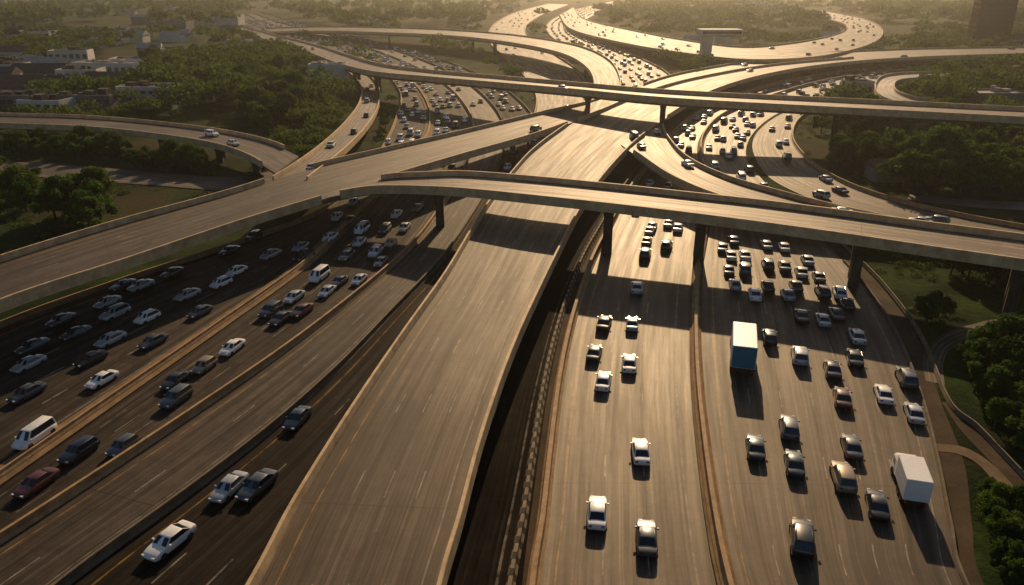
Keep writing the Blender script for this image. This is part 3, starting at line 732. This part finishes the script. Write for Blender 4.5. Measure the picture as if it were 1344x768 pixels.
# ------------------------------------------------------------------ trees
def leaves(cent,rad,cnt,size,V,Fc,rs,flat=.8):
    for _ in range(cnt):
        d=rs.normal(size=3); d/=np.linalg.norm(d); rr=rad*(.55+.5*rs.random())
        c_=np.array(cent)+d*rr*np.array([1,1,flat])
        a=rs.normal(size=3); a/=np.linalg.norm(a); b=np.cross(a,d+rs.normal(size=3)*.5); b/=np.linalg.norm(b)+1e-9
        s_=size*rs.uniform(.6,1.3); q=len(V)
        V+= [tuple(c_+a*s_),tuple(c_+b*s_*.7),tuple(c_-a*s_),tuple(c_-b*s_*.7)]; Fc.append([q,q+1,q+2,q+3])
TREES=[]
for t in range(6):
    rs=np.random.RandomState(40+t)
    Ht=rs.uniform(6.5,9); V=[];Fc=[]
    def limb(p0,p1,r0,r1):
        p0=Vector(p0);p1=Vector(p1);d=(p1-p0).normalized();a=d.orthogonal().normalized();b=d.cross(a)
        R=[]
        for k in range(4):
            t_=k/3;c_=p0.lerp(p1,t_);r_=r0+(r1-r0)*t_
            R.append([c_+(a*math.cos(2*math.pi*i/7)+b*math.sin(2*math.pi*i/7))*r_ for i in range(7)])
        rings(R,V=V,Fc=Fc)
    limb((0,0,-.2),(.15,.1,Ht*.45),.28,.16)
    LV=[];LF=[]
    nc=rs.randint(11,16)
    limb((.15,.1,Ht*.44),(.2,0,Ht*.85),.16,.04)
    for k in range(nc):
        an=2*math.pi*k/nc*1.618*2; rr=rs.uniform(.8,3.2)*(Ht/8); z=rs.uniform(.32,.9)*Ht
        if z>Ht*.75: rr*=.5
        c_=(math.cos(an)*rr,math.sin(an)*rr,z)
        limb((.15,.1,min(z*.7,Ht*.6)),c_,.1,.03)
        leaves(c_,rs.uniform(1.0,1.8)*(Ht/8),210,.24,LV,LF,rs)
        leaves(c_,.8,30,.4,LV,LF,rs)
    TREES.append((mesh('trunk',V,Fc,bark),mesh('crown',LV,LF,leaf if t%2 else leaf2),Ht))
tree_pts=[]
def clear(x,y,m): 
    if on_road(x,y,m): return False
    return all((x-a)**2+(y-b)**2>r*r for a,b,r in BB)
def grove(cx,cy,rx,ry,n,smin=.7,smax=1.1):
    k=0
    for _ in range(n*14):
        if k>=n: break
        a=random.uniform(0,2*math.pi); q=math.sqrt(random.random())
        px=cx+rx*q*math.cos(a); py=cy+ry*q*math.sin(a)
        if py<14: continue
        p=W(px,py,0)
        s_=random.uniform(smin,smax)
        if not clear(p.x,p.y,2.6*s_+.6): continue
        if any((p.x-a_)**2+(p.y-b_)**2<(3.2*s_)**2 for a_,b_,_s in tree_pts[-90:]): continue
        tree_pts.append((p.x,p.y,s_)); k+=1
grove(1315,720,50,60,14,.25,.45)
grove(1300,700,50,75,12,.2,.4)
grove(1335,560,60,50,10,.35,.6)
grove(1300,490,90,32,18,.45,.8)
grove(1250,395,120,38,24,.5,.85)
grove(1265,225,120,40,36,.9,1.4); grove(1150,195,80,36,18,.8,1.15)
grove(1230,118,70,16,10,.7,1.0); grove(1110,165,50,14,6,.6,.8)
grove(105,295,45,18,9,.7,1.05); grove(15,260,40,22,8,.7,1)
grove(210,225,60,9,14,.5,.8); grove(110,202,100,9,14,.6,.8)
grove(355,150,42,28,18,1.0,1.4); grove(340,105,70,24,26,.9,1.35); grove(410,145,30,22,8,.8,1.1)
grove(505,160,16,26,8,.3,.45); grove(250,84,60,10,12,.9,1.3); grove(780,95,18,12,5,.5,.7)
grove(30,82,60,8,4); grove(1210,165,60,12,6)
tree_pts=tree_pts[:295]
for x,y,s_ in tree_pts:
    tr,crn,Ht=random.choice(TREES)
    root=empty('tree',(x,y,0),label='leafy green tree with a rounded uneven crown',category='tree',group='trees around the interchange')
    root.rotation_euler=(0,0,random.uniform(0,6.28)); root.scale=(s_*random.uniform(.9,1.2),s_*random.uniform(.9,1.2),s_)
    ob('trunk',tr,root); ob('crown',crn,root)
print('trees',len(tree_pts))
def vec_leaves(C,R,cnt,size,rs):
    n=len(C)*cnt
    c_=np.repeat(C,cnt,0); r_=np.repeat(R,cnt)[:,None]
    d=rs.normal(size=(n,3)); d/=np.linalg.norm(d,axis=1)[:,None]; d[:,2]=np.abs(d[:,2])*.9
    p=c_+d*r_*(.5+.55*rs.random((n,1)))*np.array([1,1,.75])
    a=rs.normal(size=(n,3)); a/=np.linalg.norm(a,axis=1)[:,None]
    b=np.cross(a,d+.5*rs.normal(size=(n,3))); b/=np.linalg.norm(b,axis=1)[:,None]+1e-9
    s_=(size*np.repeat(R,cnt)*rs.uniform(.6,1.3,n))[:,None]
    return np.stack([p+a*s_,p+b*s_*.7,p-a*s_,p-b*s_*.7],1).reshape(-1,3)
def leaf_object(name,V,mat,**k):
    n=len(V)//4
    me=bpy.data.meshes.new(name); me.vertices.add(len(V)); me.vertices.foreach_set('co',V.ravel())
    me.loops.add(n*4); me.loops.foreach_set('vertex_index',np.arange(n*4,dtype=np.int32))
    me.polygons.add(n); me.polygons.foreach_set('loop_start',np.arange(0,n*4,4,dtype=np.int32))
    try: me.polygons.foreach_set('loop_total',np.full(n,4,dtype=np.int32))
    except Exception: pass
    me.materials.append(mat); me.update(calc_edges=True); me.validate(); return ob(name,me,**k)
from mathutils import noise as mn
rs=np.random.RandomState(5)
near=[];far=[]
for _ in range(22000):
    t=random.random(); y=170*(2600/170)**t; x=random.uniform(-.75*y-30,.75*y+30)
    if mn.noise(Vector((x*.012,y*.008,0)))<(.0 if x<.1*y else -.16): continue
    s_=random.uniform(2.2,6.2)*(1 if y<700 else 1.6)
    if y<250: s_*=.65
    if not clear(x,y,s_+.5): continue
    (near if y<520 else far).append((x,y,s_))
    if len(near)+len(far)>5600: break
print('wood',len(near),len(far))
near=np.array(near);far=np.array(far)
def CC(a): return np.stack([a[:,0],a[:,1],a[:,2]*1.1],1),a[:,2]
leaf_object('woodland',np.concatenate([vec_leaves(*CC(near),130,.13,rs),vec_leaves(*CC(far),44,.25,rs)]),leaf2,kind='stuff',label='distant mass of dark green woodland',category='woodland')
sh=[]
for _ in range(14000):
    t=random.random(); y=28*(300/28)**t; x=random.uniform(-.8*y-10,.8*y+10)
    if mn.noise(Vector((x*.05,y*.05,3)))<-.12: continue
    if not clear(x,y,.9): continue
    sh.append((x,y,random.uniform(.3,1.1)))
    if len(sh)>3800: break
sh=np.array(sh)
leaf_object('shrubs',vec_leaves(np.stack([sh[:,0],sh[:,1],sh[:,2]*.1],1),sh[:,2],60,.15,rs),leaf2,kind='stuff',label='low scrub and bushes on the verges',category='shrubs')
# ------------------------------------------------------------------ haze
m=bpy.data.materials.new('haze_air'); m.use_nodes=True; nt=m.node_tree; nt.nodes.clear()
o_=nt.nodes.new('ShaderNodeOutputMaterial'); vs=nt.nodes.new('ShaderNodeVolumeScatter')
vs.inputs['Color'].default_value=(1,.96,.88,1); vs.inputs['Density'].default_value=.00015; vs.inputs['Anisotropy'].default_value=.78
nt.links.new(vs.outputs[0],o_.inputs['Volume'])
V,Fc=boxvf(-3500,3500,-200,6500,-2,160)
ob('haze',mesh('haze',V,Fc,m),kind='structure',label='thin sunlit haze in the air',category='haze')
# ------------------------------------------------------------------ light & camera
EL,AZ=D2R(23),D2R(10)
w=bpy.data.worlds.new('World'); scene.world=w; w.use_nodes=True; nt=w.node_tree
sky=nt.nodes.new('ShaderNodeTexSky'); sky.sky_type='NISHITA'; sky.sun_disc=False; sky.sun_elevation=EL; sky.sun_rotation=AZ
bg=nt.nodes['Background']; nt.links.new(sky.outputs[0],bg.inputs[0]); bg.inputs[1].default_value=.052
ld=bpy.data.lights.new('sun','SUN'); ld.energy=5.0; ld.angle=D2R(.6); ld.color=(1,.69,.38)
lo=bpy.data.objects.new('sun',ld); COL.objects.link(lo)
dv=Vector((math.sin(AZ)*math.cos(EL),math.cos(AZ)*math.cos(EL),math.sin(EL)))
lo.rotation_euler=(-dv).to_track_quat('-Z','Y').to_euler(); lo.location=dv*300
cd=bpy.data.cameras.new('camera'); co=bpy.data.objects.new('camera',cd); COL.objects.link(co)
cd.sensor_width=36; cd.lens=36*F/1344; cd.clip_end=12000; cd.clip_start=.5
cd.dof.use_dof=True; cd.dof.focus_distance=95; cd.dof.aperture_fstop=.4
co.location=(0,0,H); co.rotation_euler=(math.pi/2-TH,0,0)
scene.camera=co
scene.view_settings.view_transform='Standard'; scene.view_settings.look='None'; scene.view_settings.exposure=0
